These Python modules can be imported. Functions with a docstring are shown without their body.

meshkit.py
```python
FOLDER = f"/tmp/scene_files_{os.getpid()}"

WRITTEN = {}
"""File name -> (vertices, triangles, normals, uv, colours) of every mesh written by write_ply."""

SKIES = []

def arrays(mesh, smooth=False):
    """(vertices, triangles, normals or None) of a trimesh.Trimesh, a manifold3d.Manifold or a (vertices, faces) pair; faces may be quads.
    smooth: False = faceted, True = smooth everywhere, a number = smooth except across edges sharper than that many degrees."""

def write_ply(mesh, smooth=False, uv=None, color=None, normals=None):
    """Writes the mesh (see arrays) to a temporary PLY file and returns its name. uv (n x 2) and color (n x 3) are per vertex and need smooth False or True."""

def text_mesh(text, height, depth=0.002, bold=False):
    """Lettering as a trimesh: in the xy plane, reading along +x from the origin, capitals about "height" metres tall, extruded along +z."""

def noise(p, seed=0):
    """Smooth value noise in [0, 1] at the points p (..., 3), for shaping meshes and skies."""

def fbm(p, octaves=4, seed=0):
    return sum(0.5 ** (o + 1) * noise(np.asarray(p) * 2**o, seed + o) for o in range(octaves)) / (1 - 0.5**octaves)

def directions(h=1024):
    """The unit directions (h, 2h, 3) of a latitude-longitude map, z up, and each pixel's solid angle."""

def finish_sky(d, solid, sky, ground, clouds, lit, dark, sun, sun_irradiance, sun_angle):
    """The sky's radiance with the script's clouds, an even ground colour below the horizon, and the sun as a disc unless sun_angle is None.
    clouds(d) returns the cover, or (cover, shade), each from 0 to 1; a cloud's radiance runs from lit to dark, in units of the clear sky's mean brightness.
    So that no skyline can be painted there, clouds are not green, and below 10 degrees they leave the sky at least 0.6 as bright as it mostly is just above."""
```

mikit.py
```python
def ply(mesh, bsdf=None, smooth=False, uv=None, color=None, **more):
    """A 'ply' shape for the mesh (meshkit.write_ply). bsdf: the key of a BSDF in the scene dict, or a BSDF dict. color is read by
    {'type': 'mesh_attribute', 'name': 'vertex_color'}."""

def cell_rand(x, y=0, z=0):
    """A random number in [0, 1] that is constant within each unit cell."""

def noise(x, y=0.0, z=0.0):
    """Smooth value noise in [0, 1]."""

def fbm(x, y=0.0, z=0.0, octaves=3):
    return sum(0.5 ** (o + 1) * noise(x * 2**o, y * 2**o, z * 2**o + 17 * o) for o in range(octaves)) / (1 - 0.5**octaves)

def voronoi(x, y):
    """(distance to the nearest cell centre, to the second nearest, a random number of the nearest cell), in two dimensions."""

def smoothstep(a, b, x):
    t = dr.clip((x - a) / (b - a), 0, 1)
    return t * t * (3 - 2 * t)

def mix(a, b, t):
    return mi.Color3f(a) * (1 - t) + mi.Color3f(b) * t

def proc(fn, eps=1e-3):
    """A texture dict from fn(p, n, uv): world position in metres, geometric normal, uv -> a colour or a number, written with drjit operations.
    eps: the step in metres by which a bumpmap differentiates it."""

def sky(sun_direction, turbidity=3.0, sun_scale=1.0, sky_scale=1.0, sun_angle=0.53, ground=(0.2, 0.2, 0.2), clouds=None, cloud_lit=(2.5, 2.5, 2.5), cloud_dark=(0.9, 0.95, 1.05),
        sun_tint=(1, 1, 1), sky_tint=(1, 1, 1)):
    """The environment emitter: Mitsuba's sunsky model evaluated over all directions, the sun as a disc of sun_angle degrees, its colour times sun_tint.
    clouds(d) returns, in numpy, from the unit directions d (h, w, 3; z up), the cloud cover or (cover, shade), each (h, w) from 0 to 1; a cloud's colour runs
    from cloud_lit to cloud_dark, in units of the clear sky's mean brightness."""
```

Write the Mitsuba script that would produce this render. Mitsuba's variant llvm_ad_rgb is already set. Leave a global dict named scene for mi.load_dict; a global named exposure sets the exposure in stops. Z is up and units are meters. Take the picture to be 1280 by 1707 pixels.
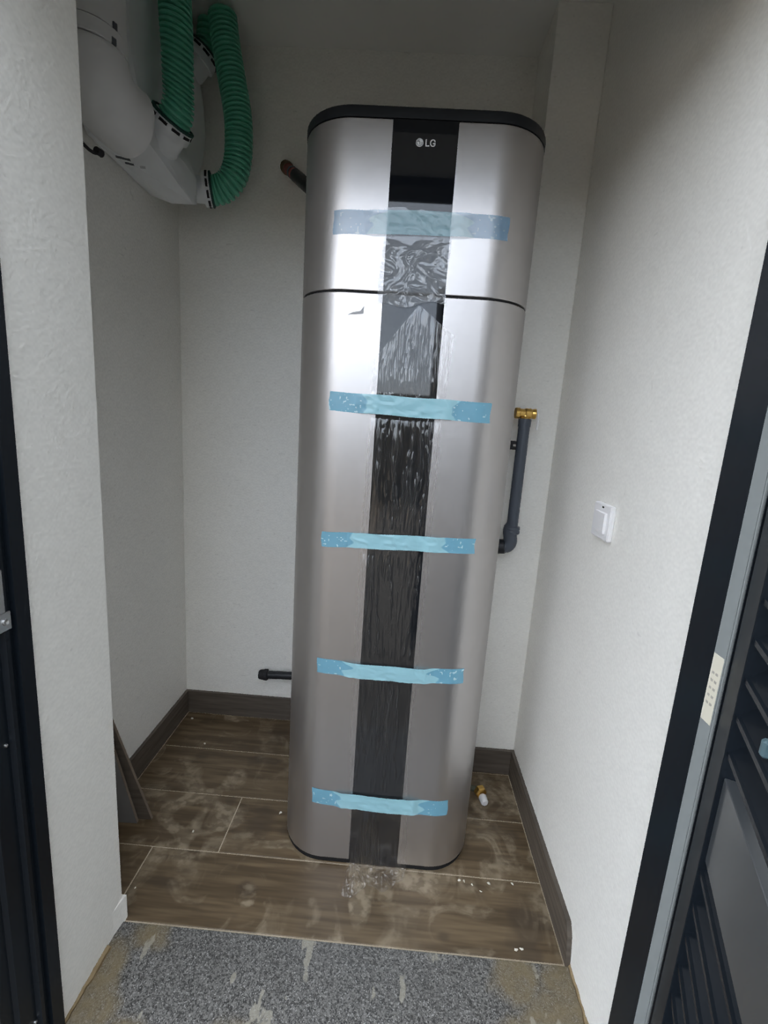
import math
import numpy as np
import trimesh
import manifold3d
import shapely
from shapely.geometry import Polygon, Point, box as sbox
from shapely.ops import unary_union
import drjit as dr
import mitsuba as mi
import mikit
import meshkit
from mikit import noise, fbm, voronoi, cell_rand, smoothstep, mix

T = mi.ScalarTransform4f
rng = np.random.default_rng(7)
scene, labels = {}, {}

# ------------------------------------------------------------------ camera, sky, exposure
CAM = np.array([0.8771, -1.8270, 1.3143])
YAW, PITCH, ROLL, FPX = -0.0314, -0.1910, 0.0664, 772.03
_f = np.array([math.sin(YAW) * math.cos(PITCH), math.cos(YAW) * math.cos(PITCH), math.sin(PITCH)])
_r = np.array([math.cos(YAW), -math.sin(YAW), 0.0])
_u = np.cross(_r, _f)
_up = -math.sin(ROLL) * _r + math.cos(ROLL) * _u
scene["camera"] = {"type": "perspective", "fov": math.degrees(2 * math.atan(640 / FPX)), "fov_axis": "x", "near_clip": 0.01, "far_clip": 200.0,
                   "to_world": T().look_at(origin=CAM.tolist(), target=(CAM + _f).tolist(), up=_up.tolist())}


def overcast(d):
    n = meshkit.fbm(d * 2.2 + 5.0, 4, 3)
    return np.clip(0.72 + 0.9 * (n - 0.35), 0, 1), np.clip((n - 0.5) * 1.6, 0, 1)


scene["sky"] = mikit.sky((0.35, 0.75, 0.75), turbidity=3.5, sun_scale=0.25, sky_scale=1.0, ground=(0.18, 0.17, 0.155), clouds=overcast,
                         cloud_lit=(1.87, 1.95, 2.04), cloud_dark=(1.18, 1.25, 1.34))
exposure = 4.47

# ------------------------------------------------------------------ helpers
W, XA, YC, XC, HC = 1.3911, 0.2385, -0.2131, 1.2343, 2.543
YR = [-0.0, -0.2286, -0.4482, -0.6604, -0.8724]
HX, HY, HR, HHW = 0.8775, -0.367, 0.1307, 0.29
YF = HY - 0.291
HB = 0.101


def numbered(name):
    if name not in scene:
        return name
    k = 1
    while f"{name}_{k:03d}" in scene:
        k += 1
    return f"{name}_{k:03d}"


def thing_key(name):
    used = set(labels) | {k.split("__")[0] for k in scene}
    if name not in used:
        return name
    k = 1
    while f"{name}_{k:03d}" in used:
        k += 1
    return f"{name}_{k:03d}"


def put(name, mesh, bsdf, parent=None, smooth=30, label=None, cat=None, group=None, kind=None, **more):
    if parent:
        key = numbered(parent + "__" + name)
    else:
        key = thing_key(name)
    scene[key] = mesh if isinstance(mesh, dict) else mikit.ply(mesh, bsdf, smooth=smooth, **more)
    d = {}
    if label: d["label"] = label
    if cat: d["category"] = cat
    if group: d["group"] = group
    if kind: d["kind"] = kind
    if d: labels[key] = d
    return key


def thing(name, label, cat, group=None):
    key = thing_key(name)
    labels[key] = {"label": label, "category": cat}
    if group: labels[key]["group"] = group
    return key


def hull(pts):
    return trimesh.Trimesh(*_hull(np.asarray(pts, float)), process=False)


def _hull(p):
    m = manifold3d.Manifold.hull_points(p.astype(np.float32))
    q = m.to_mesh()
    return np.array(q.vert_properties[:, :3]), np.array(q.tri_verts)


def bx(x0, x1, y0, y1, z0, z1, b=0.0):
    if b <= 0:
        m = trimesh.creation.box(extents=[x1 - x0, y1 - y0, z1 - z0])
        m.apply_translation([(x0 + x1) / 2, (y0 + y1) / 2, (z0 + z1) / 2])
        return m
    lo, hi = np.array([x0, y0, z0]), np.array([x1, y1, z1])
    pts = []
    for s in np.ndindex(2, 2, 2):
        s = np.array(s)
        c = np.where(s, hi, lo)
        i = np.where(s, -b, b)
        for k in range(3):
            q = c + i
            q[k] = c[k]
            pts.append(q)
    return hull(pts)


def cat_(*ms):
    return trimesh.util.concatenate([m for m in ms])


def frame_of(t):
    t = t / np.linalg.norm(t)
    a = np.cross(t, [0, 0, 1.0] if abs(t[2]) < 0.9 else [1.0, 0, 0])
    a /= np.linalg.norm(a)
    return t, a, np.cross(t, a)


def smooth_path(pts, n):
    from scipy.interpolate import CubicSpline
    p = np.asarray(pts, float)
    s = np.r_[0, np.cumsum(np.linalg.norm(np.diff(p, axis=0), axis=1))]
    c = CubicSpline(s, p)
    u = np.linspace(0, s[-1], 600)
    q = c(u)
    l = np.r_[0, np.cumsum(np.linalg.norm(np.diff(q, axis=0), axis=1))]
    out = np.stack([np.interp(np.linspace(0, l[-1], n), l, q[:, k]) for k in range(3)], 1)
    return out, l[-1]


def sweep(path, radii, sides=24, caps=True, normals=None):
    p = np.asarray(path, float)
    radii = np.broadcast_to(radii, (len(p),))
    t = np.gradient(p, axis=0)
    t /= np.linalg.norm(t, axis=1, keepdims=True)
    t = t if normals is None else normals
    _, a, _b = frame_of(t[0])
    A = []
    for k in range(len(p)):
        a = a - t[k] * (a @ t[k])
        a /= np.linalg.norm(a)
        A.append(a)
    A = np.array(A)
    B = np.cross(t, A)
    ang = np.arange(sides) * 2 * np.pi / sides
    v = p[:, None] + radii[:, None, None] * (np.cos(ang)[None, :, None] * A[:, None] + np.sin(ang)[None, :, None] * B[:, None])
    i, j = np.meshgrid(np.arange(len(p) - 1), np.arange(sides), indexing="ij")
    q = np.stack([i * sides + j, i * sides + (j + 1) % sides, (i + 1) * sides + (j + 1) % sides, (i + 1) * sides + j], -1).reshape(-1, 4)
    f = np.vstack([q[:, [0, 1, 2]], q[:, [0, 2, 3]]])
    v = v.reshape(-1, 3)
    if caps:
        n = len(v)
        v = np.vstack([v, p[0], p[-1]])
        jj = np.arange(sides)
        f = np.vstack([f, np.stack([np.full(sides, n), (jj + 1) % sides, jj], 1),
                       np.stack([np.full(sides, n + 1), (len(p) - 1) * sides + jj, (len(p) - 1) * sides + (jj + 1) % sides], 1)])
    return trimesh.Trimesh(v, f, process=False)


def lathe(p0, axis, prof, sides=32):
    """prof: list of (distance along axis, radius)."""
    axis = np.asarray(axis, float) / np.linalg.norm(axis)
    d = np.array([q[0] for q in prof]); r = np.array([q[1] for q in prof])
    t, a, b = frame_of(axis)
    ang = np.arange(sides) * 2 * np.pi / sides
    v = np.asarray(p0, float) + d[:, None, None] * t + r[:, None, None] * (np.cos(ang)[None, :, None] * a + np.sin(ang)[None, :, None] * b)
    i, j = np.meshgrid(np.arange(len(d) - 1), np.arange(sides), indexing="ij")
    q = np.stack([i * sides + j, i * sides + (j + 1) % sides, (i + 1) * sides + (j + 1) % sides, (i + 1) * sides + j], -1).reshape(-1, 4)
    return trimesh.Trimesh(v.reshape(-1, 3), np.vstack([q[:, [0, 1, 2]], q[:, [0, 2, 3]]]), process=False)


def extrude(poly, z0, z1):
    ms = [trimesh.creation.extrude_polygon(g, z1 - z0, engine="earcut") for g in getattr(poly, "geoms", [poly])]
    m = cat_(*ms)
    m.apply_translation([0, 0, z0])
    return m


def rrect(cx, cy, hw, hd, r, n=20):
    pts = []
    for k, (sx, sy) in enumerate([(1, -1), (1, 1), (-1, 1), (-1, -1)]):
        for t in np.linspace(-np.pi / 2 + k * np.pi / 2, k * np.pi / 2, n):
            pts.append([cx + sx * (hw - r) + r * math.cos(t), cy + sy * (hd - r) + r * math.sin(t)])
    return np.array(pts)


def loft(levels):
    """levels: list of (ring n x 2, z); closed top and bottom."""
    n = len(levels[0][0])
    v = np.vstack([np.c_[r, np.full(n, z)] for r, z in levels])
    f = []
    for k in range(len(levels) - 1):
        for j in range(n):
            a, b = k * n + j, k * n + (j + 1) % n
            f += [[a, b, b + n], [a, b + n, a + n]]
    m = len(v)
    v = np.vstack([v, [*levels[0][0].mean(0), levels[0][1]], [*levels[-1][0].mean(0), levels[-1][1]]])
    o = (len(levels) - 1) * n
    for j in range(n):
        f += [[m, (j + 1) % n, j], [m + 1, o + j, o + (j + 1) % n]]
    return trimesh.Trimesh(v, np.array(f), process=False)


def grid(P):
    """P: (n, m, 3) points -> an open sheet with uv."""
    n, m = P.shape[:2]
    i, j = np.meshgrid(np.arange(n - 1), np.arange(m - 1), indexing="ij")
    q = np.stack([i * m + j, i * m + j + 1, (i + 1) * m + j + 1, (i + 1) * m + j], -1).reshape(-1, 4)
    uv = np.stack(np.meshgrid(np.linspace(0, 1, n), np.linspace(0, 1, m), indexing="ij"), -1).reshape(-1, 2)
    return trimesh.Trimesh(P.reshape(-1, 3), np.vstack([q[:, [0, 1, 2]], q[:, [0, 2, 3]]]), process=False), uv


# ------------------------------------------------------------------ materials
def mat(key, d, two=True):
    scene[key] = {"type": "twosided", "b": d} if two else d
    return key


def rgb(*c):
    return {"type": "rgb", "value": list(c)}


def pl(color, rough=0.5, spec=0.5, **k):
    return {"type": "principled", "base_color": color if isinstance(color, dict) else rgb(*color), "roughness": rough, "specular": spec, **k}


def wall_tone(p, n, uv):
    a = fbm(p.x * 3, p.y * 3, p.z * 3, 3)
    g = noise(p.x * 190, p.y * 190, p.z * 190)  # sand grain of the plaster
    pit = smoothstep(0.90, 0.97, noise(p.x * 85 + 3, p.y * 85, p.z * 85))
    return mix((0.80, 0.79, 0.75), (0.84, 0.83, 0.79), a) * (0.94 + 0.10 * g) * (1 - 0.10 * pit)


def wall_bump(p, n, uv):
    return noise(p.x * 190, p.y * 190, p.z * 190)


mat("m_wall", {"type": "bumpmap", "t": mikit.proc(wall_bump, eps=8e-4), "scale": 0.0008, "b": {"type": "diffuse", "reflectance": mikit.proc(wall_tone)}})
mat("m_ceiling", {"type": "diffuse", "reflectance": rgb(0.82, 0.815, 0.785)})
mat("m_outside_wall", {"type": "diffuse", "reflectance": rgb(0.62, 0.61, 0.58)})


def outside_tone(p, n, uv):
    return mix((0.15, 0.136, 0.118), (0.21, 0.19, 0.167), fbm(p.x * 6, p.y * 6, 0.0, 4))


mat("m_dark_wall", {"type": "diffuse", "reflectance": rgb(0.05, 0.05, 0.045)})
mat("m_paving", {"type": "diffuse", "reflectance": mikit.proc(outside_tone)})


def tile_tone(seed, dust=1.0):
    def fn(p, n, uv):
        s = seed * 7.31
        g = fbm(p.x * 5 + s, p.y * 60 + s, p.z * 60, 4)
        g2 = noise(p.x * 14 + s * 2, p.y * 190 + s, p.z * 190)
        base = mix((0.082, 0.056, 0.031), (0.140, 0.100, 0.058), smoothstep(0.25, 0.75, g))
        base = base * (0.88 + 0.24 * g2)
        kn = fbm(p.x * 9 + s, p.y * 14 - s, 0.0, 3)
        base = mix(base, (0.05, 0.036, 0.025), 0.5 * smoothstep(0.62, 0.8, kn))
        # plaster dust trodden and wiped over the tiles
        d1 = fbm(p.x * 6 + 3 * noise(p.x * 11, p.y * 11, 2.0), p.y * 8 + 2.5 * noise(p.x * 13, p.y * 9, 5.0), 3.0, 5)
        d2 = fbm(p.x * 45, p.y * 60, 1.0, 3)
        d = smoothstep(0.42, 0.70, d1) * (0.35 + 0.65 * smoothstep(0.35, 0.7, d2))
        return mix(base, (0.35, 0.29, 0.205), dust * d * 0.62)
    return fn


for k in range(4):
    mat(f"m_tile_{k}", {"type": "bumpmap", "t": mikit.proc(lambda p, n, uv: noise(p.x * 20, p.y * 240, p.z * 240), eps=8e-4), "scale": 0.0005,
                        "b": pl(mikit.proc(tile_tone(k)), 0.42, 0.45)})


def skirt_tone(p, n, uv):
    g = fbm(p.x * 8, p.y * 8, p.z * 90, 4)
    return mix((0.055, 0.045, 0.036), (0.125, 0.105, 0.085), g)


mat("m_skirting", pl(mikit.proc(skirt_tone), 0.5, 0.4))
mat("m_tile_back", pl((0.15, 0.145, 0.14), 0.8, 0.2))
mat("m_tile_edge", pl((0.16, 0.13, 0.10), 0.8, 0.2))
mat("m_grout", {"type": "diffuse", "reflectance": mikit.proc(lambda p, n, uv: mix((0.36, 0.30, 0.22), (0.52, 0.45, 0.35), fbm(p.x * 30, p.y * 30, 0.0, 3)))})


def granite_tone(p, n, uv):
    a, b, c = voronoi(p.x * 480, p.y * 480)
    a2, b2, c2 = voronoi(p.x * 230 + 5, p.y * 230)
    base = mix((0.036, 0.035, 0.034), (0.20, 0.195, 0.185), smoothstep(0.1, 0.9, 0.55 * c + 0.45 * c2))
    base = mix(base, (0.32, 0.315, 0.31), smoothstep(0.93, 0.97, c))
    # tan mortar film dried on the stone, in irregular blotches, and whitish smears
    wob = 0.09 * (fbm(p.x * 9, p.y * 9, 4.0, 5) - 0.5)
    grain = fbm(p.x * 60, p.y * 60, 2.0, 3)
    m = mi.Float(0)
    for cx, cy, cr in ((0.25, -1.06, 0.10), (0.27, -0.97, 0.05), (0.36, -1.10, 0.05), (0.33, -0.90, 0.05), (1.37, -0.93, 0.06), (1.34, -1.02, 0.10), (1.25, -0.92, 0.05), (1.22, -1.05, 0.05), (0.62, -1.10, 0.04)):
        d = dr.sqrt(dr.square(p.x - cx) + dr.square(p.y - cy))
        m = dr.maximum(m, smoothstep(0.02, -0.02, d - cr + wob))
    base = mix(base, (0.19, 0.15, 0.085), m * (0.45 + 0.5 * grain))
    s = fbm(p.x * 30, p.y * 17, 9.0, 4)
    return mix(base, (0.36, 0.34, 0.28), 0.6 * smoothstep(0.74, 0.80, s))


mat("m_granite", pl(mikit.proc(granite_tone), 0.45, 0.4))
mat("m_mortar", {"type": "diffuse", "reflectance": mikit.proc(lambda p, n, uv: mix((0.20, 0.145, 0.08), (0.36, 0.28, 0.17), fbm(p.x * 60, p.y * 60, p.z * 60, 3)))})

mat("m_silver", pl((0.53, 0.507, 0.50), 0.35, 0.5, metallic=0.92, clearcoat=0.25, clearcoat_gloss=0.8))
mat("m_smudge", pl((0.36, 0.36, 0.37), 0.5, 0.4))
mat("m_black_plastic", pl((0.012, 0.014, 0.017), 0.35, 0.5))
mat("m_black_matt", pl((0.010, 0.010, 0.011), 0.7, 0.3))
mat("m_glass_panel", pl((0.006, 0.007, 0.009), 0.03, 0.55))
mat("m_print", {"type": "diffuse", "reflectance": rgb(0.62, 0.63, 0.64)})

scene["m_film"] = {"type": "blendbsdf", "weight": 0.007, "a": {"type": "thindielectric", "int_ior": 1.44},
                   "b": {"type": "principledthin", "base_color": rgb(0.85, 0.86, 0.88), "roughness": 0.5, "diff_trans": 1.0, "spec_trans": 0.0}}
scene["m_film_milky"] = {"type": "blendbsdf", "weight": 0.17, "a": {"type": "thindielectric", "int_ior": 1.5},
                         "b": {"type": "principledthin", "base_color": rgb(0.80, 0.84, 0.88), "roughness": 0.4, "diff_trans": 1.0, "spec_trans": 0.0}}


def tape_tone(seed):
    def fn(p, n, uv):
        # stuck-down ends show deeper blue, the loose middle is paler; small air bubbles
        w = 0.10 * (noise(uv.y * 3 + seed, seed * 3.0) - 0.5) + (0.13 if seed == 1.0 else 0.08 * math.sin(seed * 2.3)) * (uv.y - 0.5)
        e = smoothstep(0.20, 0.215, uv.x + w) * smoothstep(0.80, 0.785, uv.x - w)
        c = mix((0.16, 0.36, 0.56) if seed == 1.0 else (0.17, 0.40, 0.53), (0.33, 0.60, 0.68), e)
        b = smoothstep(0.84, 0.90, noise(uv.x * 75 + seed * 11, uv.y * 8.5 + seed)) * (1 - e)
        return mix(c, (0.50, 0.70, 0.76), b)
    return fn


for k in range(5):
    scene[f"m_tape_{k}"] = {"type": "blendbsdf", "weight": [0.42, 0.78, 0.82, 0.85, 0.85][k], "a": {"type": "thindielectric", "int_ior": 1.45},
                            "b": {"type": "twosided", "b": pl(mikit.proc(tape_tone(k + 1.0)), 0.25, 0.5)}}

mat("m_duct_white", pl((0.60, 0.60, 0.60), 0.5, 0.4))
mat("m_unit_white", pl((0.66, 0.68, 0.69), 0.35, 0.5))
mat("m_green_hose", pl((0.10, 0.40, 0.27), 0.35, 0.5))
mat("m_green_gasket", pl((0.006, 0.045, 0.035), 0.5, 0.4))
mat("m_print_grey", {"type": "diffuse", "reflectance": rgb(0.10, 0.11, 0.12)})
mat("m_print_faint", {"type": "diffuse", "reflectance": rgb(0.42, 0.43, 0.44)})
mat("m_pvc_grey", pl((0.065, 0.078, 0.10), 0.35, 0.5))
mat("m_pvc_black", pl((0.012, 0.014, 0.018), 0.4, 0.5))
mat("m_rubber", pl((0.02, 0.02, 0.022), 0.7, 0.3))
mat("m_brass", pl((0.72, 0.46, 0.14), 0.28, 0.5, metallic=1.0))
mat("m_copper_red", pl((0.20, 0.040, 0.030), 0.45, 0.4))
mat("m_rust_brown", pl((0.13, 0.085, 0.05), 0.6, 0.3))
mat("m_olive", pl((0.07, 0.075, 0.05), 0.5, 0.4))
mat("m_white_plastic", pl((0.74, 0.74, 0.75), 0.3, 0.5))
mat("m_anthracite", pl((0.006, 0.009, 0.013), 0.30, 0.22))
mat("m_rail_plate", pl((0.05, 0.055, 0.06), 0.22, 0.6))
mat("m_grey_strip", pl((0.22, 0.24, 0.243), 0.5, 0.4))
mat("m_steel", pl((0.62, 0.63, 0.64), 0.3, 0.5, metallic=1.0))
mat("m_paper", {"type": "diffuse", "reflectance": rgb(0.66, 0.63, 0.53)})
mat("m_paper_ink", {"type": "diffuse", "reflectance": rgb(0.40, 0.38, 0.33)})
mat("m_crumb", {"type": "diffuse", "reflectance": rgb(0.66, 0.62, 0.54)})
mat("m_blue_grey", pl((0.07, 0.12, 0.14), 0.4, 0.5))

# ------------------------------------------------------------------ the setting
S = "structure"
put("wall_left", bx(-0.15, 0.0, -0.868, 0.15, -0.05, HC), "m_wall", smooth=False, label="white plastered left wall of the recess behind the corner", cat="wall", kind=S)
put("wall_back", bx(0.0, W + 0.2, 0.0, 0.15, -0.05, HC), "m_wall", smooth=False, label="white plastered back wall behind the tall silver water heater", cat="wall", kind=S)
put("wall_back_right", bx(XC, W, YC, 0.0, -0.05, HC, 0.002), "m_wall", smooth=False, label="white boxed-in pier in the back right corner beside the heater", cat="wall", kind=S)
put("wall_right", cat_(bx(W, W + 0.2, -1.083, 0.0, -0.05, HC), bx(W + 0.06, W + 2.2, -1.2, -1.083, -0.05, 3.4)), "m_wall", smooth=False,
    label="textured white right wall with the light switch", cat="wall", kind=S)
put("wall_front_left", cat_(bx(-2.2, XA, -1.085, -0.868, -0.05, HC, 0.003), bx(-2.2, XA - 0.065, -1.2, -1.085, -0.05, 3.4), extrude(Polygon([(XA - 0.02, -0.91), (XA, -0.91), (XA + 0.004, -0.880), (XA + 0.007, -0.868), (XA + 0.0075, -0.863), (XA - 0.02, -0.863)]), -0.05, 0.070)),
    "m_wall", smooth=False, label="textured white left door reveal between the dark frame and the recess", cat="wall", kind=S)
put("wall_front_top", cat_(bx(-2.2, W + 2.2, -1.085, -0.868, 2.06, HC), bx(XA - 0.065, W + 0.06, -1.2, -1.085, 2.075, 3.4), bx(-2.2, W + 2.2, -1.2, -1.085, HC, 3.4)), "m_wall", smooth=False,
    label="white lintel wall over the door opening", cat="wall", kind=S)
put("ceiling", bx(-0.15, W + 0.2, -0.87, 0.15, HC, HC + 0.12), "m_ceiling", smooth=False, label="white ceiling above the heater", cat="ceiling", kind=S)
put("ground", bx(-14, 16, -26, -1.32, -0.12, -0.03), "m_paving", smooth=False, label="plain paving outside the doorway", cat="ground", kind=S)

put("wall_outside_right", bx(W + 0.72, W + 0.92, -7.2, -1.2, -0.05, 3.2), "m_outside_wall", smooth=False, label="plain outside wall to the right of the doorway", cat="wall", kind=S)
put("wall_outside_far", bx(-9, W + 0.92, -7.4, -7.2, -0.05, 1.78), "m_dark_wall", smooth=False, label="dark low boundary wall across the yard outside", cat="wall", kind=S)
flo = put("floor", bx(-0.15, W + 0.2, -0.875, 0.15, -0.06, -0.002), "m_grout", smooth=False, label="floor of brown wood-look tiles with pale grout joints", cat="floor", kind=S)
g = 0.0021
t = 0.012
joints = [[0.88], [-1.0], [0.4055], [0.2035]]
for k in range(4):
    y1, y0 = YR[k], YR[k + 1]
    xs = [0.0] + [x for x in joints[k] if x > 0] + [W]
    for a, b in zip(xs[:-1], xs[1:]):
        x0 = a + (t + 0.003 if a == 0 else g)
        x1 = b - (t + 0.003 if b == W else g)
        yy1 = y1 - (t + 0.003 if k == 0 else g)
        if k == 0:  # the back row stops at the pier
            if b == W:
                poly = Polygon([(x0, y0 + g), (x1, y0 + g), (x1, YC - t - 0.003), (XC - t - 0.003, YC - t - 0.003), (XC - t - 0.003, yy1), (x0, yy1)])
                m = extrude(poly, -0.010, 0.0)
                put("tile", m, f"m_tile_{k}", flo, smooth=False)
                continue
        m = bx(x0, x1, y0 + g, yy1, -0.010, 0.0, 0.0008)
        put("tile", m, f"m_tile_{(k + (a > 0) * 2) % 4}", flo, smooth=False)
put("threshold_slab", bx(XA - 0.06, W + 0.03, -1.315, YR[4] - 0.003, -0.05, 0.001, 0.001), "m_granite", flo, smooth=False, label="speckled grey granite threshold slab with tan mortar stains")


def ragged(xw, side, y0, y1, seed):
    ys = np.linspace(y0, y1, 60)
    n = meshkit.fbm(np.c_[ys * 26, ys * 0 + seed, ys * 0], 4, seed)
    w = 0.002 + 0.017 * n ** 1.5
    h = 0.0012 + 0.010 * meshkit.fbm(np.c_[ys * 40, ys * 0 + seed, ys * 0 + 3], 3, seed + 5)
    z = 0.0012
    P = np.stack([np.c_[np.full_like(ys, xw), ys, np.full_like(ys, z) + h], np.c_[xw + side * w * 0.45, ys, z + h * 0.45], np.c_[xw + side * w, ys, np.full_like(ys, z)]], 1)
    B = np.c_[np.full_like(ys, xw), ys, np.full_like(ys, z)][:, None]
    m, _ = grid(np.concatenate([P, B, P[:, :1]], 1))
    return m


put("mortar_residue", ragged(W, -1, -1.10, -0.875, 2), "m_mortar", flo, label="ragged tan mortar smear along the right wall foot", kind="stuff", smooth=True)
put("mortar_residue", ragged(XA, 1, -1.085, -0.935, 6), "m_mortar", flo, label="ragged tan mortar smear along the left reveal foot", kind="stuff", smooth=True)

put("baseboard_left", bx(0.0, t, -0.866, 0.0, -0.004, HB, 0.001), "m_skirting", smooth=False, label="dark tile skirting along the left recess wall", cat="baseboard", kind=S)
put("baseboard_back", bx(t, XC, -t, 0.0, -0.004, HB, 0.001), "m_skirting", smooth=False, label="dark tile skirting along the back wall behind the heater", cat="baseboard", kind=S)
put("baseboard_back_right", bx(XC - t, W - t, YC - t, YC, -0.004, HB, 0.001), "m_skirting", smooth=False, label="short dark tile skirting across the pier right of the heater", cat="baseboard", kind=S)
prof = Polygon([(YC, -0.004), (YC, HB), (-0.845, HB), (-0.862, 0.075), (-0.8735, 0.02), (-0.876, -0.004)])
m = extrude(prof, 0, t)
m.vertices = m.vertices[:, [2, 0, 1]] + [W - t, 0, 0]
put("baseboard_right", m, "m_skirting", smooth=False, label="dark tile skirting along the right wall ending at the granite", cat="baseboard", kind=S)

# ------------------------------------------------------------------ water heater
wh = thing("water_heater", "tall silver water heater with rounded corners and a black front strip", "water heater")


def shell(z0, z1, c0=0.003, c1=0.003, o=0.0):
    R = lambda i: rrect(HX, HY, HHW - i - o, 0.291 - i - o, HR - i - o, 26)
    return loft([(R(c0), z0), (R(c0 * 0.3), z0 + c0 * 0.3), (R(0), z0 + c0), (R(0), z1 - c1), (R(c1 * 0.3), z1 - c1 * 0.3), (R(c1), z1)])


put("lower_shell", shell(0.016, 1.6115), "m_silver", wh, smooth=35)
put("upper_shell", shell(1.6155, 1.974), "m_silver", wh, smooth=35)
put("top_cap", shell(1.975, 2.0, 0.0, 0.006, -0.001), "m_black_plastic", wh, smooth=35, label="black top cap")
put("base_ring", shell(0.0, 0.015, 0.001, 0.001, 0.004), "m_black_matt", wh, smooth=35, label="black base ring")
put("seam_gasket", shell(1.604, 1.623, 0.0, 0.0, 0.005), "m_black_matt", wh, smooth=35, label="dark seam between the two shells")
PX0, PX1 = 0.8035, 0.9495
put("display_panel", bx(PX0, PX1, YF - 0.0012, YF + 0.02, 1.617, 1.9735, 0.0006), "m_glass_panel", wh, smooth=False, label="glossy black display panel")
put("front_strip", bx(PX0, PX1, YF - 0.0012, YF + 0.02, 0.018, 1.6095, 0.0006), "m_glass_panel", wh, smooth=False, label="glossy black lower front strip")
# emblem and lettering on the display panel
ec = np.array([0.8650, 1.9285]); er = 0.0083
disc = Point(0, 0).buffer(er, 32)
gline = Point(0, 0).buffer(er * 0.80, 32).difference(Point(0, 0).buffer(er * 0.68, 32)).difference(sbox(0.0, er * 0.06, er, er))
gline = unary_union([gline, sbox(er * 0.28, -er * 0.06, er * 0.80, er * 0.06)])
lline = unary_union([sbox(-er * 0.06, -er * 0.36, er * 0.06, er * 0.45), sbox(-er * 0.06, -er * 0.36, er * 0.26, -er * 0.25)])
eye = Point(-er * 0.34, er * 0.36).buffer(er * 0.13)
emb = extrude(disc.difference(unary_union([gline, lline, eye])), 0, 0.0006)
emb.vertices = np.c_[emb.vertices[:, 0] + ec[0], YF - 0.0012 - emb.vertices[:, 2], emb.vertices[:, 1] + ec[1]]
emb.invert()
put("emblem", emb, "m_print", wh, smooth=False, label="round silver emblem")
tx = meshkit.text_mesh("LG", 0.0135, 0.0006, bold=True)
tx.vertices = np.c_[tx.vertices[:, 0] + 0.8765, YF - 0.0012 - tx.vertices[:, 2], tx.vertices[:, 1] + 1.9218]
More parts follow.
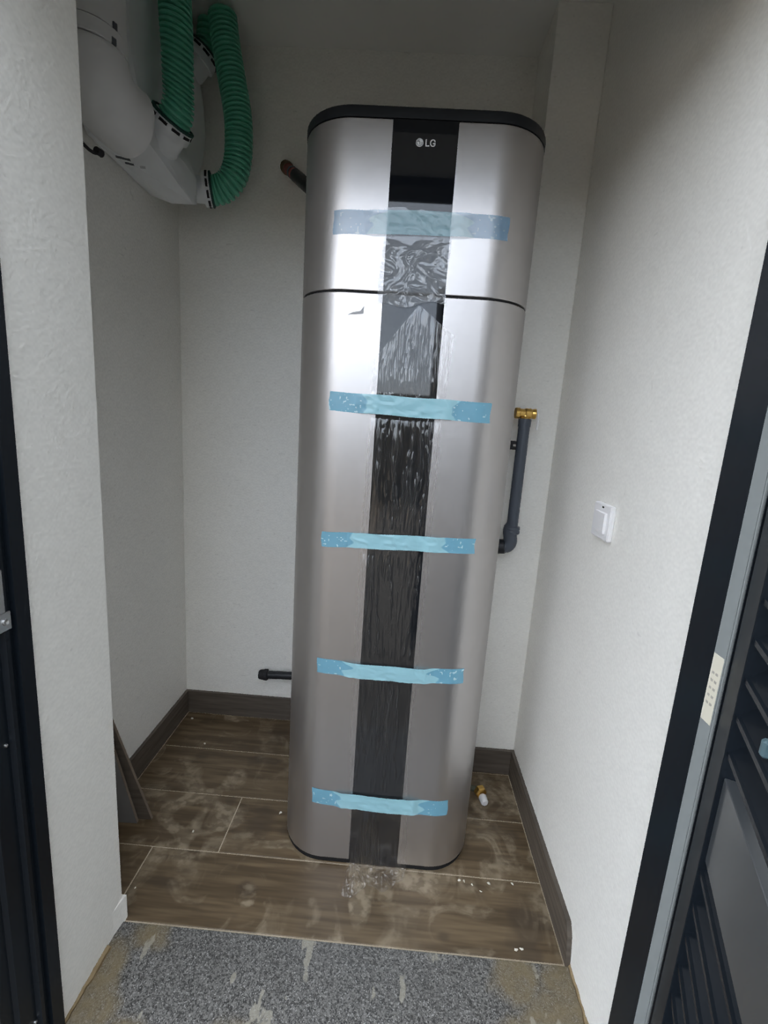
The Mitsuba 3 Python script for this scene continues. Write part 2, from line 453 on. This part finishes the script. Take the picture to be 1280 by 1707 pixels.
tx.invert()
put("lettering", tx, "m_print", wh, smooth=False, label="silver two-letter brand lettering")
put("smudge", extrude(Polygon([(0.722, -0.0), (0.760, 0.004), (0.761, 0.022), (0.752, 0.010), (0.735, 0.007)]), 0, 0.0003).apply_transform(
    np.array([[1, 0, 0, 0], [0, 0, -1, YF - 0.0001], [0, 1, 0, 1.560], [0, 0, 0, 1.0]])), "m_smudge", wh, smooth=False, label="small grey glue smudge")
# rear connection stubs and cable clip at the right flank
put("pipe_clip", cat_(bx(1.160, 1.246, -0.284, -0.262, 1.254, 1.264, 0.002), bx(1.160, 1.246, -0.284, -0.262, 1.272, 1.282, 0.002), bx(1.160, 1.236, -0.280, -0.266, 1.262, 1.274, 0.001)), "m_rubber", wh, smooth=False, label="black pipe clip on the right flank")


def yfront(x):
    e = np.clip(np.abs(x - HX) - (HHW - HR), 0, HR * 0.999)
    return YF + HR - np.sqrt(HR**2 - e**2)


# ------------------------------------------------------------------ protective films on the heater
TZ = [(1.7858, 1.7342, 1.7912, 1.7416, 0.6786, 1.083), (1.3806, 1.3345, 1.3772, 1.3284, 0.6865, 1.0865), (1.0245, 0.984, 1.033, 0.9925, 0.6805, 1.082),
      (0.6656, 0.6223, 0.6662, 0.6214, 0.683, 1.089), (0.2517, 0.2029, 0.2472, 0.1966, 0.6846, 1.0835)]


def ridges(q, seed, oct=4):
    return 1 - np.abs(2 * meshkit.fbm(q, oct, seed) - 1)


def tape_mask(z):
    m = np.ones_like(z)
    for a, b, c, d, *_ in TZ:
        m *= np.clip((np.abs(z - (a + b + c + d) / 4) - 0.03) / 0.03, 0.12, 1)
    return m


# upper film, crumpled
n, m_ = 90, 130
U, V = np.meshgrid(np.linspace(0, 1, n), np.linspace(0, 1, m_), indexing="ij")
zt = 1.7935 + 0.004 * np.sin(U * 5) - 0.002 * U
zb = 1.583 + 0.012 * U + 0.006 * np.sin(U * 9 + 1)
Z = zt + (zb - zt) * V
X = (0.795 + 0.004 * np.sin(V * 6)) + (0.1525 + 0.008 * V) * U
q = np.stack([X * 22 + 0.8 * Z * 10, Z * 26 - X * 9, X * 0], -1)
wv = ridges(0.62 * q + 2.6 * (meshkit.fbm(q * 0.35, 3, 4)[..., None] - 0.5) * np.array([1, -1.2, 0]), 11, 4) ** 4
w2 = ridges(np.stack([X * 70, Z * 60, X * 0], -1), 17, 2)
Y = yfront(X) - 0.0021 - (0.0085 * wv + 0.0008 * w2) * tape_mask(Z)
mesh, uv = grid(np.stack([X, Y, Z], -1))
uf = put("plastic_film", mesh, "m_film_milky", smooth=True, uv=uv, label="crumpled clear plastic film under the topmost blue tape on the heater", cat="plastic film")

# lower film, long, wrinkled lengthwise, running out onto the floor
n, m_ = 200, 620
U, V = np.meshgrid(np.linspace(0, 1, n), np.linspace(0, 1, m_), indexing="ij")
Lf = 1.588
Z = 1.588 - V * Lf
left = np.interp(Z, [0.0, 0.03, 0.37, 0.9, 1.32, 1.46, 1.53, 1.588], [0.8075, 0.8075, 0.790, 0.784, 0.790, 0.790, 0.845, 0.888])
right = np.interp(Z, [0.0, 0.03, 0.39, 0.9, 1.32, 1.526, 1.55, 1.588], [0.977, 0.9756, 0.955, 0.964, 0.968, 0.979, 0.945, 0.896])
X = left + (right - left) * U + 0.0012 * np.sin(Z * 40 + U * 3) * (1 - V)
q = np.stack([X * 75 + 0.35 * np.sin(Z * 9), Z * 7.0, X * 0 + 2], -1)
wv = ridges(q + 0.9 * meshkit.fbm(q * 0.6, 3, 9)[..., None], 23, 3) ** 6
w2 = ridges(np.stack([X * 150, Z * 30, X * 0], -1), 31, 2) ** 2
big = np.clip(meshkit.fbm(np.stack([X * 14, Z * 4.0, X * 0], -1), 3, 41) * 2.8 - 1.05, 0.03, 1)
taper = np.clip((1.588 - Z) / 0.06, 0.2, 1) * np.clip(Z / 0.02, 0, 1)
cr = np.zeros_like(X)
rc = np.random.default_rng(19)
for _ in range(46):  # sharp lengthwise creases, beaded by small cross folds
    zc, hl = rc.uniform(0.30, 1.42), rc.uniform(0.05, 0.20)
    xc_ = rc.uniform(0.797, 0.957) + 0.05 * rc.normal() * (Z - zc) + 0.004 * np.sin(Z * rc.uniform(15, 40) + rc.uniform(0, 6))
    wd, hh = rc.uniform(0.0013, 0.0026), rc.uniform(0.003, 0.0065) * (0.45 + 0.55 * min(1.0, max(0.0, (zc - 0.3) / 0.6)))
    bead = 0.55 + 0.45 * np.sin(Z * rc.uniform(90, 190) + rc.uniform(0, 6))
    cr = np.maximum(cr, hh * bead * np.clip(1 - ((Z - zc) / hl) ** 2, 0, 1) * np.exp(-np.abs(X - xc_) / wd))
Y = yfront(X) - 0.0024 - cr * tape_mask(Z) - (0.0090 * wv * big + (0.0001 + 0.0018 * np.clip((Z - 1.15) / 0.3, 0, 1)) * w2) * tape_mask(Z) * taper
P = np.stack([X, Y, Z], -1)
# the tail lying on the floor
mt = 70
Vt = np.linspace(0, 1, mt)[None, :]
Ut = np.linspace(0, 1, n)[:, None]
tailx0, tailx1 = 0.8075 - 0.014 * Vt, 0.977 - 0.01 * Vt
XT = tailx0 + (tailx1 - tailx0) * Ut
reach = 0.098 - 0.052 * Ut + 0.012 * np.sin(Ut * 11) + 0 * Vt
YT = YF - 0.0045 - reach * Vt
hump = np.exp(-((XT - 0.822) / 0.022) ** 2 - ((YT + 0.712) / 0.028) ** 2)
ZT = 0.0035 + 0.011 * ridges(np.stack([XT * 32, YT * 32, XT * 0], -1), 51, 3) ** 4 + hump * (0.030 + 0.045 * (ridges(np.stack([XT * 90, YT * 90, XT * 0], -1), 57, 2) - 0.5))
ZT = np.maximum(ZT, 0.0022)
Y[:, -1] = YF - 0.0045
P = np.concatenate([np.stack([X, Y, np.maximum(Z, 0.004)], -1), np.stack([XT, YT, ZT], -1)[:, 1:]], 1)
mesh, uv = grid(P)
put("plastic_film", mesh, "m_film", smooth=True, uv=uv, label="long wrinkled clear plastic film down the black strip and onto the floor", cat="plastic film")

# blue tapes across the films
TL = ["topmost blue adhesive tape, across the crumpled film on the upper shell", "second blue tape from the top, just below the shell seam",
      "middle of the five blue tapes across the heater front", "fourth blue tape from the top, level with the black pipe stub", "lowest blue tape, just above the heater foot"]
for k, (a, b, c, d, x0, x1) in enumerate(TZ):
    n, m_ = 90, 14
    U, V = np.meshgrid(np.linspace(0, 1, n), np.linspace(0, 1, m_), indexing="ij")
    X = x0 + (x1 - x0) * U + 0.0012 * np.sin(V * 6 + k)
    sag = 0.003 * np.sin(U * np.pi) * [0.3, -0.2, 1.0, -1.4, -0.6][k]
    Z = (a + (c - a) * U) * (1 - V) + (b + (d - b) * U) * V + sag + 0.0007 * np.sin(U * 17 + k * 2)
    lift = np.clip((0.13 - np.abs(X - 0.877)) / 0.03, 0, 1)
    lift = lift * lift * (3 - 2 * lift)
    wr = ridges(np.stack([X * 28 + k * 5, Z * 55, X * 0 + k], -1), 61 + k, 3) ** 2
    Y = yfront(X) - 0.0006 - lift * (0.0052 + 0.0022 * wr) - 0.0004 * wr
    mesh, uv = grid(np.stack([X, Y, Z], -1))
    put("adhesive_tape", mesh, f"m_tape_{k}", smooth=True, uv=uv, label=TL[k], cat="tape", group="blue tapes across the heater front")

# ------------------------------------------------------------------ pipes around the heater
dp = thing("drain_pipe", "grey plastic drain pipe upright on the right of the heater", "pipe")
PXC, PY = 1.2665, -0.27
put("pipe_tube", lathe((PXC, PY, 0.965), (0, 0, 1), [(0, 0), (0, .0185), (0.39, .0185), (0.39, 0)]), "m_pvc_grey", dp)
put("pipe_sleeve", lathe((PXC, PY, 1.33), (0, 0, 1), [(0, .0186), (0, .0205), (0.024, .0205), (0.026, .016)]), "m_pvc_grey", dp)
arc = [(PXC, PY, 0.995)] + [(PXC - 0.016 + 0.016 * math.cos(a), PY + 0.004 * (1 - math.cos(a)), 0.944 - 0.021 * math.sin(a)) for a in np.linspace(0, np.pi / 2, 8)]
ar, _ = smooth_path(arc, 40)
put("elbow", sweep(ar, 0.0225, 28), "m_pvc_grey", dp)
put("socket_ring", lathe((PXC, PY, 0.972), (0, 0, 1), [(0, .0225), (0, .0262), (0.008, .0268), (0.012, .0245), (0.016, .0268), (0.024, .0262), (0.024, .018)]), "m_pvc_grey", dp)
put("outlet_end", lathe(ar[-1], ar[-1] - ar[-3], [(0, .0235), (0.002, .0255), (0.034, .0255), (0.034, 0.0)]), "m_pvc_black", dp, label="black rubber end")
bf = thing("brass_fitting", "brass tee fitting on top of the grey drain pipe", "fitting")
put("body", lathe((1.232, PY, 1.372), (1, 0, 0), [(0, 0), (0, .0155), (0.003, .0175), (0.014, .0175), (0.016, .0145), (0.03, .0145), (0.034, .017), (0.05, .017), (0.054, .0145), (0.062, .0165), (0.066, .0165), (0.066, 0)], 24), "m_brass", bf, smooth=25)
put("branch", lathe((PXC, PY, 1.354), (0, 0, 1), [(0, 0), (0, .0165), (0.004, .0175), (0.008, .0150), (0.02, .0140)], 24), "m_brass", bf, smooth=25)
pt = [(1.297, PY - 0.002, 1.380), (1.302, PY - 0.016, 1.372), (1.304, PY - 0.018, 1.345), (1.303, PY - 0.017, 1.322)]
sp, _ = smooth_path(pt, 16)
put("tape_tag", sweep(sp, 0.0032, 8), "m_white_plastic", bf, label="dangling white thread tape")

ps = thing("pipe_stub", "black pipe stub running along the back wall behind the heater", "pipe")
put("pipe_tube", lathe((0.365, -0.026, 0.2185), (1, 0, 0.04), [(0, 0), (0, .0165), (0.40, .0165), (0.40, 0)]), "m_pvc_black", ps)
put("end_cap", lathe((0.331, -0.026, 0.217), (1, 0, 0.04), [(0, 0), (0, .017), (0.004, .020), (0.018, .021), (0.022, .0235), (0.036, .0235), (0.04, .0175)], 24), "m_rubber", ps)

cp = thing("copper_pipes", "dark red pipe with black sleeve coming out of the back wall by the heater", "pipe")
A, B = np.array([0.392, -0.004, 2.178]), np.array([0.535, -0.21, 2.016])
dirn = (B - A) / np.linalg.norm(B - A)
put("wall_collar", lathe(A, dirn, [(0.0, 0.0), (0.0, .021), (0.022, .022), (0.03, .019), (0.03, 0)], 24), "m_rust_brown", cp, label="brown collar at the wall")
put("red_pipe", lathe(A, dirn, [(0.02, .0175), (0.125, .0175), (0.125, 0)], 24), "m_copper_red", cp)
put("hose_clamp", lathe(A, dirn, [(0.075, .0175), (0.075, .0195), (0.087, .0195), (0.087, .0175)], 24), "m_pvc_grey", cp)
put("sleeve", lathe(A, dirn, [(0.118, 0), (0.118, .0205), (0.29, .0205), (0.29, 0)], 24), "m_pvc_black", cp, label="black insulating sleeve")

bv = thing("brass_valve", "small brass valve with a white cap lying behind the heater foot", "valve")
put("stem", lathe((1.214, -0.330, 0.019), (0.9, -0.35, 0), [(0, 0), (0, .010), (0.03, .010), (0.03, 0)], 20), "m_olive", bv)
put("nut", lathe((1.243, -0.340, 0.0225), (0.35, -0.93, 0.02), [(0, 0), (0, .018), (0.004, .022), (0.020, .022), (0.024, .018), (0.024, 0)], 6), "m_brass", bv, smooth=False)
put("cap", lathe((1.252, -0.364, 0.0165), (0.2, -0.95, -0.1), [(0, .012), (0.004, .0145), (0.026, .0135), (0.031, .010), (0.031, 0)], 20), "m_white_plastic", bv, label="white plastic cap")

# ------------------------------------------------------------------ light switch on the right wall
ls = thing("light_switch", "white surface-mounted light switch on the right wall", "switch")
put("frame", cat_(bx(W - 0.013, W, -0.730, -0.633, 1.066, 1.153, 0.003)), "m_white_plastic", ls, smooth=False)
rk = hull([(W - 0.012, y, z) for y in (-0.713, -0.646) for z in (1.082, 1.134)] + [(W - 0.0185, y, z) for y in (-0.711, -0.690) for z in (1.084, 1.132)] + [(W - 0.0150, y, z) for y in (-0.648, -0.649) for z in (1.084, 1.132)])
put("rocker", rk, "m_white_plastic", ls, smooth=False)
put("indicator_hole", bx(W - 0.0136, W - 0.010, -0.690, -0.680, 1.143, 1.147, 0.0005), "m_black_matt", ls, smooth=False, label="tiny black slot at the top")

# ------------------------------------------------------------------ leftover tile offcuts leaning in the recess
def offcut(y, xr, zt_, lean, key_label, rot, pm):
    poly = Polygon([(0.0165, 0.0), (xr, 0.0), (0.026, zt_), (0.0165, zt_)])
    m = extrude(poly, 0, 0.009)
    v = m.vertices
    m.vertices = np.c_[v[:, 0], y + v[:, 2] + v[:, 1] * lean + (v[:, 0] - 0.0165) * rot, v[:, 1] + 0.0005]
    e = extrude(Polygon([(xr - 0.0005, 0.001), (xr + 0.0015, 0.001), (0.0275, zt_), (0.0255, zt_)]), 0.0003, 0.0087)
    v = e.vertices
    e.vertices = np.c_[v[:, 0], y + v[:, 2] + v[:, 1] * lean + (v[:, 0] - 0.0165) * rot, v[:, 1] + 0.0005]
    k = thing("tile_offcut", key_label, "tile")
    put("plate", m, pm, k, smooth=False)
    put("cut_edge", e, "m_tile_edge", k, smooth=False, label="pale cut edge")


offcut(-0.592, 0.112, 0.315, 0.03, "front one of two slanting grey-brown tile offcuts propped in the left recess", 0.03, "m_tile_back")
offcut(-0.574, 0.150, 0.345, 0.03, "rear one of two slanting grey-brown tile offcuts propped in the left recess", 0.02, "m_skirting")

# ------------------------------------------------------------------ ventilation unit in the upper left corner
vu = thing("ventilation_unit", "white ventilation unit with duct spigots high in the left corner", "ventilation unit")
ring = []
for xx, rr in ((0.002, 0.235), (0.085, 0.25), (0.105, 0.245), (0.12, 0.225)):
    for a in np.linspace(0, 2 * np.pi, 48, endpoint=False):
        ring.append((xx, -0.27 + rr * math.cos(a), 2.245 + rr * math.sin(a)))
put("drum", hull(ring), "m_unit_white", vu, smooth=25)
cas = [(0.003, -0.50, 1.995), (0.003, -0.20, 1.985), (0.02, -0.25, 1.976), (0.105, -0.262, 1.938), (0.172, -0.262, 1.940), (0.176, -0.245, 1.945), (0.172, -0.235, 2.02), (0.165, -0.30, 2.035),
       (0.135, -0.46, 2.055), (0.115, -0.505, 2.045), (0.003, -0.525, 2.02), (0.003, -0.2, 2.2), (0.14, -0.24, 2.1), (0.115, -0.51, 2.09), (0.003, -0.515, 2.12)]
put("casing", hull(cas), "m_unit_white", vu, smooth=12)


def spigot(root, rim, r0, r1, parent):
    root, rim = np.array(root), np.array(rim)
    L = np.linalg.norm(rim - root)
    ax = (rim - root) / L
    k = put("spigot", lathe(root, ax, [(0, 0), (0, r0 * 0.80), (0.012, r0 * 0.95), (L * 0.6, r0), (L * 0.62, r1), (L - 0.004, r1), (L, r1 * 0.97), (L, 0)], 40), "m_unit_white", parent, smooth=25)
    put("gasket", lathe(root, ax, [(L - 0.001, r1 * 0.9), (L - 0.001, r1 * 1.04), (L + 0.004, r1 * 1.05), (L + 0.006, r1 * 0.9)], 40), "m_green_gasket", k)
    t_, a_, b_ = frame_of(ax)
    sl = []
    for q in np.arange(10):
        an = q * 2 * np.pi / 10
        nrm = math.cos(an) * a_ + math.sin(an) * b_
        tan = -math.sin(an) * a_ + math.cos(an) * b_
        c = root + ax * (L - 0.009) + nrm * r1
        m = trimesh.creation.box(extents=[0.022, 0.007, 0.003])
        M = np.eye(4); M[:3, 0], M[:3, 1], M[:3, 2], M[:3, 3] = tan, ax, nrm, c
        m.apply_transform(M)
        sl.append(m)
    for m in sl:
        put("slot", m, "m_black_matt", k, smooth=False)
    return ax


axA = spigot((0.122, -0.365, 2.035), (0.176, -0.390, 2.096), 0.049, 0.056, vu)
axB = spigot((0.125, -0.165, 2.022), (0.184, -0.150, 2.030), 0.040, 0.050, vu)
axC = spigot((0.090, -0.100, 2.385), (0.140, -0.095, 2.455), 0.042, 0.050, vu)
# stickers / print on the slanted lower face
cf = hull(cas)


def on_casing(px_o, w, h):
    """thin plate on the casing face that looks down and to the room; px_o: world point near the face."""
    tri = trimesh.triangles.closest_point(cf.triangles, np.repeat([px_o], len(cf.triangles), 0))
    i = np.argmin(np.linalg.norm(tri - px_o, axis=1))
    nrm = cf.face_normals[i]
    ux = np.array([0.35, -0.05, 0]) ; ux = np.cross(np.cross(nrm, [1.0, 0.35, 0.0]), nrm); ux /= np.linalg.norm(ux)
    vy = np.cross(nrm, ux)
    m = trimesh.creation.box(extents=[w, h, 0.0008])
    M = np.eye(4); M[:3, 0], M[:3, 1], M[:3, 2], M[:3, 3] = ux, vy, nrm, tri[i] + nrm * 0.0004
    m.apply_transform(M)
    return m


put("printed_label", on_casing(np.array([0.0530, -0.428, 1.9778]), 0.036, 0.008), "m_print_grey", vu, smooth=False, label="small dark printed lines")
put("printed_label", on_casing(np.array([0.0603, -0.4097, 1.9739]), 0.022, 0.007), "m_print_grey", vu, smooth=False, label="small dark printed lines")
put("printed_label", on_casing(np.array([0.0884, -0.3930, 1.9743]), 0.014, 0.007), "m_print_faint", vu, smooth=False, label="faint printed mark")


def hose(pts, r, pitch, label, skew=None):
    _, L = smooth_path(pts, 10)
    k = int(L / pitch)
    n = k * 7 + 1
    path, _ = smooth_path(pts, n)
    prof = np.tile([r - 0.0080, r - 0.0080, r - 0.0012, r, r, r, r - 0.0012], k + 1)[:n]
    nrm = None
    if skew is not None:
        tg = np.gradient(path, axis=0)
        tg /= np.linalg.norm(tg, axis=1, keepdims=True)
        w = np.linspace(0, 1, n)[:, None] ** 0.8
        nrm = np.asarray(skew) * (1 - w) + tg * w
        nrm /= np.linalg.norm(nrm, axis=1, keepdims=True)
    return put("flexible_duct", sweep(path, prof, 40, normals=nrm), "m_green_hose", smooth=50, label=label, cat="duct", group="green corrugated ducts on the ventilation unit")


h0 = np.array([0.176, -0.390, 2.096])
hose([h0 - axA * 0.012, h0 + axA * 0.03, (0.193, -0.39, 2.17), (0.192, -0.39, 2.24), (0.190, -0.39, 2.31), (0.181, -0.38, 2.40), (0.17, -0.37, 2.52)], 0.043, 0.0135, "front green corrugated duct rising straight from the ventilation unit", skew=axA)
h1 = np.array([0.184, -0.150, 2.030])
hose([h1 - axB * 0.012, h1 + axB * 0.022, (0.238, -0.146, 2.050), (0.266, -0.146, 2.100), (0.275, -0.15, 2.160), (0.274, -0.15, 2.225), (0.258, -0.15, 2.32), (0.241, -0.15, 2.40), (0.222, -0.15, 2.52)], 0.044, 0.0135,
     "rightmost green corrugated duct looping up from the low spigot")
h2 = np.array([0.140, -0.095, 2.455])
hose([h2 - axC * 0.012, h2 + axC * 0.02, (0.158, -0.095, 2.50), (0.163, -0.095, 2.53)], 0.040, 0.0135, "short dark green duct stub behind the rightmost duct")

ed = thing("elbow_duct", "thick white insulated duct bending back into the ventilation unit", "duct")
r = 0.078
c0 = np.array([0.086, -0.60])
dxy = np.array([0.30, 0.95]); dxy /= np.linalg.norm(dxy)
put("upper_pipe", lathe((c0[0], c0[1], 2.145), (0, 0, 1), [(0, r * 0.985), (0.39, r * 0.985), (0.39, 0)], 48), "m_duct_white", ed)
put("joint_sleeve", lathe((c0[0], c0[1], 2.112), (0, 0, 1), [(0, 0), (0, r * 0.97), (0.002, r * 1.0), (0.031, r * 1.0), (0.033, r * 0.97), (0.033, 0)], 48), "m_duct_white", ed)
pts = []
for a in np.linspace(0, np.pi / 2, 26):
    h_ = 0.085 * (1 - math.cos(a)); pts.append((c0[0] + dxy[0] * h_, c0[1] + dxy[1] * h_, 2.110 - 0.085 * math.sin(a)))
for s in (0.012, 0.022):
    pts.append((c0[0] + dxy[0] * (0.085 + s), c0[1] + dxy[1] * (0.085 + s), 2.025))
pts = np.array(pts)
rad = np.full(len(pts), r * 1.02); rad[0] = r * 0.985
put("elbow", sweep(pts, rad, 48), "m_duct_white", ed, smooth=40)
for z_, a_ in ((2.118, -0.35), (2.15, -0.30)):
    nrm = np.array([math.cos(a_), math.sin(a_), 0])
    m = trimesh.creation.box(extents=[0.010, 0.004, 0.013])
    M = np.eye(4); M[:3, 0] = np.cross([0, 0, 1.0], nrm); M[:3, 1] = nrm; M[:3, 2] = [0, 0, 1]; M[:3, 3] = [*(c0 + nrm[:2] * r), z_]
    m.apply_transform(M)
    put("clip", m, "m_print_grey", ed, smooth=False)

pc = thing("power_cable", "black cable leading down to the left end of the ventilation unit", "cable")
cpts, _ = smooth_path([(0.012, -0.66, 2.00), (0.03, -0.60, 1.955), (0.048, -0.545, 1.932), (0.050, -0.525, 1.945)], 40)
put("cord", sweep(cpts, 0.0042, 10), "m_rubber", pc)
put("plug", lathe(cpts[-1] - [0, 0.014, 0.004], (0, 1, 0.1), [(0, 0), (0, 0.008), (0.02, 0.009), (0.02, 0)], 16), "m_rubber", pc)

# ------------------------------------------------------------------ door frame and louvred door
fr = thing("door_frame", "dark anthracite aluminium door frame around the opening", "door frame")
XL = XA - 0.062
poly = Polygon([(XL, -1.0855), (XA + 0.0, -1.0855), (XA + 0.006, -1.088), (XA + 0.006, -1.117), (XA - 0.002, -1.119), (XA - 0.002, -1.128), (XA + 0.003, -1.130), (XA + 0.003, -1.138), (XA - 0.006, -1.141),
                (XA - 0.006, -1.176), (XA - 0.014, -1.180), (XA - 0.014, -1.206), (XL - 0.03, -1.206), (XL - 0.03, -1.201), (XL, -1.201)])
put("left_jamb", extrude(poly, -0.02, 2.0345), "m_anthracite", fr, smooth=False)
WR = W - 0.03
poly = Polygon([(W + 0.055, -1.0835), (W, -1.0835), (WR + 0.012, -1.0905), (WR + 0.012, -1.099), (WR, -1.102), (WR, -1.199), (W + 0.055, -1.199)])
put("right_jamb", extrude(poly, 0.0, 2.0345), "m_anthracite", fr, smooth=False)
put("head", bx(XL, W + 0.055, -1.199, -1.0855, 2.035, 2.0745, 0.001), "m_anthracite", fr, smooth=False)
put("grey_seal", bx(WR - 0.0012, WR + 0.002, -1.1935, -1.1690, 0.004, 2.0, 0.0004), "m_grey_strip", fr, smooth=False, label="pale grey strip along the right jamb")
put("thin_rail", bx(WR - 0.0025, WR + 0.002, -1.1990, -1.1965, 0.004, 2.0, 0.0004), "m_grey_strip", fr, smooth=False, label="thin bright edge beside the door")
st = put("sticker", bx(WR - 0.0016, WR - 0.0010, -1.1920, -1.1700, 0.905, 1.012), "m_paper", fr, smooth=False, label="cream paper sticker on the right jamb")
for k in range(5):
    zz = 0.985 - k * 0.012
    for yk in range(2):
        put("ink_mark", bx(WR - 0.0018, WR - 0.0015, -1.187 + 0.008 * yk, -1.182 + 0.008 * yk, zz - 0.004, zz), "m_paper_ink", st, smooth=False)
put("strike_plate", cat_(bx(XA - 0.010, XA + 0.0050, -1.165, -1.1260, 0.934, 0.966, 0.001), bx(XA - 0.010, XA + 0.0040, -1.165, -1.1345, 0.966, 1.040, 0.001)), "m_steel", fr, smooth=False, label="steel strike plate on the left jamb")
for (yy, zz) in ((-1.138, 0.950), (-1.149, 0.727), (-1.146, 0.105)):
    put("screw", lathe((XA - 0.007 if zz < 0.9 else XA + 0.003, yy, zz), (1, 0, 0), [(0, 0.0035), (0.004, 0.003), (0.0045, 0.0)] if zz < 0.9 else [(0, 0.006), (0.0045, 0.006), (0.0045, 0.004), (0.0025, 0.0)], 16), "m_steel", fr)

dl = thing("louvred_door", "dark anthracite louvred door standing half open on the right", "door")
DA, DU, DN = np.array([1.361, -1.2035]), np.array([-0.3943, -0.919]), np.array([0.919, -0.3943])  # hinge, along the leaf, away from the room
LEAF, TH, ST = 0.92, 0.045, 0.056


def leaf(s0, s1, d0, d1, z0, z1, b=0.001):
    m = bx(s0, s1, d0, d1, z0, z1, b)
    v = m.vertices
    m.vertices = np.c_[DA[0] + DU[0] * v[:, 0] + DN[0] * v[:, 1], DA[1] + DU[1] * v[:, 0] + DN[1] * v[:, 1], v[:, 2]]
    m.fix_normals()
    return m


put("stile", leaf(0.004, ST, 0.0, TH, 0.012, 2.0), "m_anthracite", dl, smooth=False)
put("stile", leaf(LEAF - ST, LEAF, 0.0, TH, 0.012, 2.0), "m_anthracite", dl, smooth=False)
put("top_rail", leaf(ST, LEAF - ST, 0.002, TH - 0.002, 1.93, 2.0), "m_anthracite", dl, smooth=False)
put("bottom_rail", leaf(ST, LEAF - ST, 0.002, TH - 0.002, 0.012, 0.10), "m_anthracite", dl, smooth=False)
put("middle_rail", leaf(ST, LEAF - ST, 0.006, TH - 0.004, 0.737, 0.872), "m_rail_plate", dl, smooth=False, label="plain grey middle panel")


def slat(z):
    # z: height of the bright upper inner lip; the blade slopes down towards the inner face
    prof = [(0.004, z - 0.004), (0.0055, z), (0.010, z + 0.001), (0.0395, z + 0.036), (0.0395, z + 0.041), (0.036, z + 0.041), (0.008, z + 0.0075), (0.003, z + 0.0055), (0.002, z - 0.004)]
    prof = [(0.003, z - 0.004), (0.003, z + 0.0035), (0.007, z + 0.005), (0.038, z + 0.036), (0.040, z + 0.034), (0.009, z - 0.001), (0.006, z - 0.004)]
    m = extrude(Polygon(prof), ST - 0.002, LEAF - ST + 0.002)
    v = m.vertices
    v = np.c_[v[:, 2], v[:, 0], v[:, 1]]
    m.vertices = np.c_[DA[0] + DU[0] * v[:, 0] + DN[0] * v[:, 1], DA[1] + DU[1] * v[:, 0] + DN[1] * v[:, 1], v[:, 2]]
    m.fix_normals()
    return m


zs = [0.9109 + 0.0545 * k for k in range(18)] + [0.7198 - 0.056 * k for k in range(11)]
for z in zs:
    put("slat", slat(z - 0.003), "m_anthracite", dl, smooth=False)
put("lock_cylinder", leaf(0.151, 0.162, 0.002, 0.012, 0.974, 0.996, 0.003), "m_blue_grey", dl, smooth=False, label="small blue-grey lock piece between two slats")

# ------------------------------------------------------------------ plaster crumbs on the floor
spots = [(0.2240, -0.7900, "pale plaster crumb beside the foot of the left reveal"), (0.17, -0.205, "pale plaster crumb near the left recess skirting"), (0.05, -0.06, "tiny plaster crumb in the back left floor corner"),
         (0.555, -0.50, "plaster crumb on the tiles just left of the heater"), (1.135, -0.677, "leftmost plaster crumb in the row right of the heater foot"), (1.150, -0.680, "second plaster crumb in the row right of the heater foot"),
         (1.172, -0.687, "third plaster crumb in the row right of the heater foot"), (1.195, -0.704, "foremost plaster crumb of the row right of the heater foot"), (1.222, -0.679, "small plaster crumb midway between heater foot and right skirting"),
         (1.292, -0.672, "plaster crumb nearest the right wall skirting"), (1.262, -0.850, "left one of two plaster crumbs at the granite edge on the right"), (1.276, -0.847, "right one of two plaster crumbs at the granite edge on the right"),
         (0.30, -0.60, "plaster crumb on the tile before the leaning offcuts")]
for k, (x, y, lab) in enumerate(spots):
    q = rng.normal(size=(12, 3))
    q /= np.linalg.norm(q, axis=1, keepdims=True)
    s = rng.uniform(0.0025, 0.0055) * np.array([1.3, 0.9, 0.55])
    q = q * s
    q[:, 2] -= q[:, 2].min()
    a = rng.uniform(0, 6.28)
    q = np.c_[q[:, 0] * math.cos(a) - q[:, 1] * math.sin(a) + x, q[:, 0] * math.sin(a) + q[:, 1] * math.cos(a) + y, q[:, 2] + 0.0002]
    put("plaster_crumb", hull(q), "m_crumb", smooth=False, label=lab, cat="crumb", group="plaster crumbs on the floor")
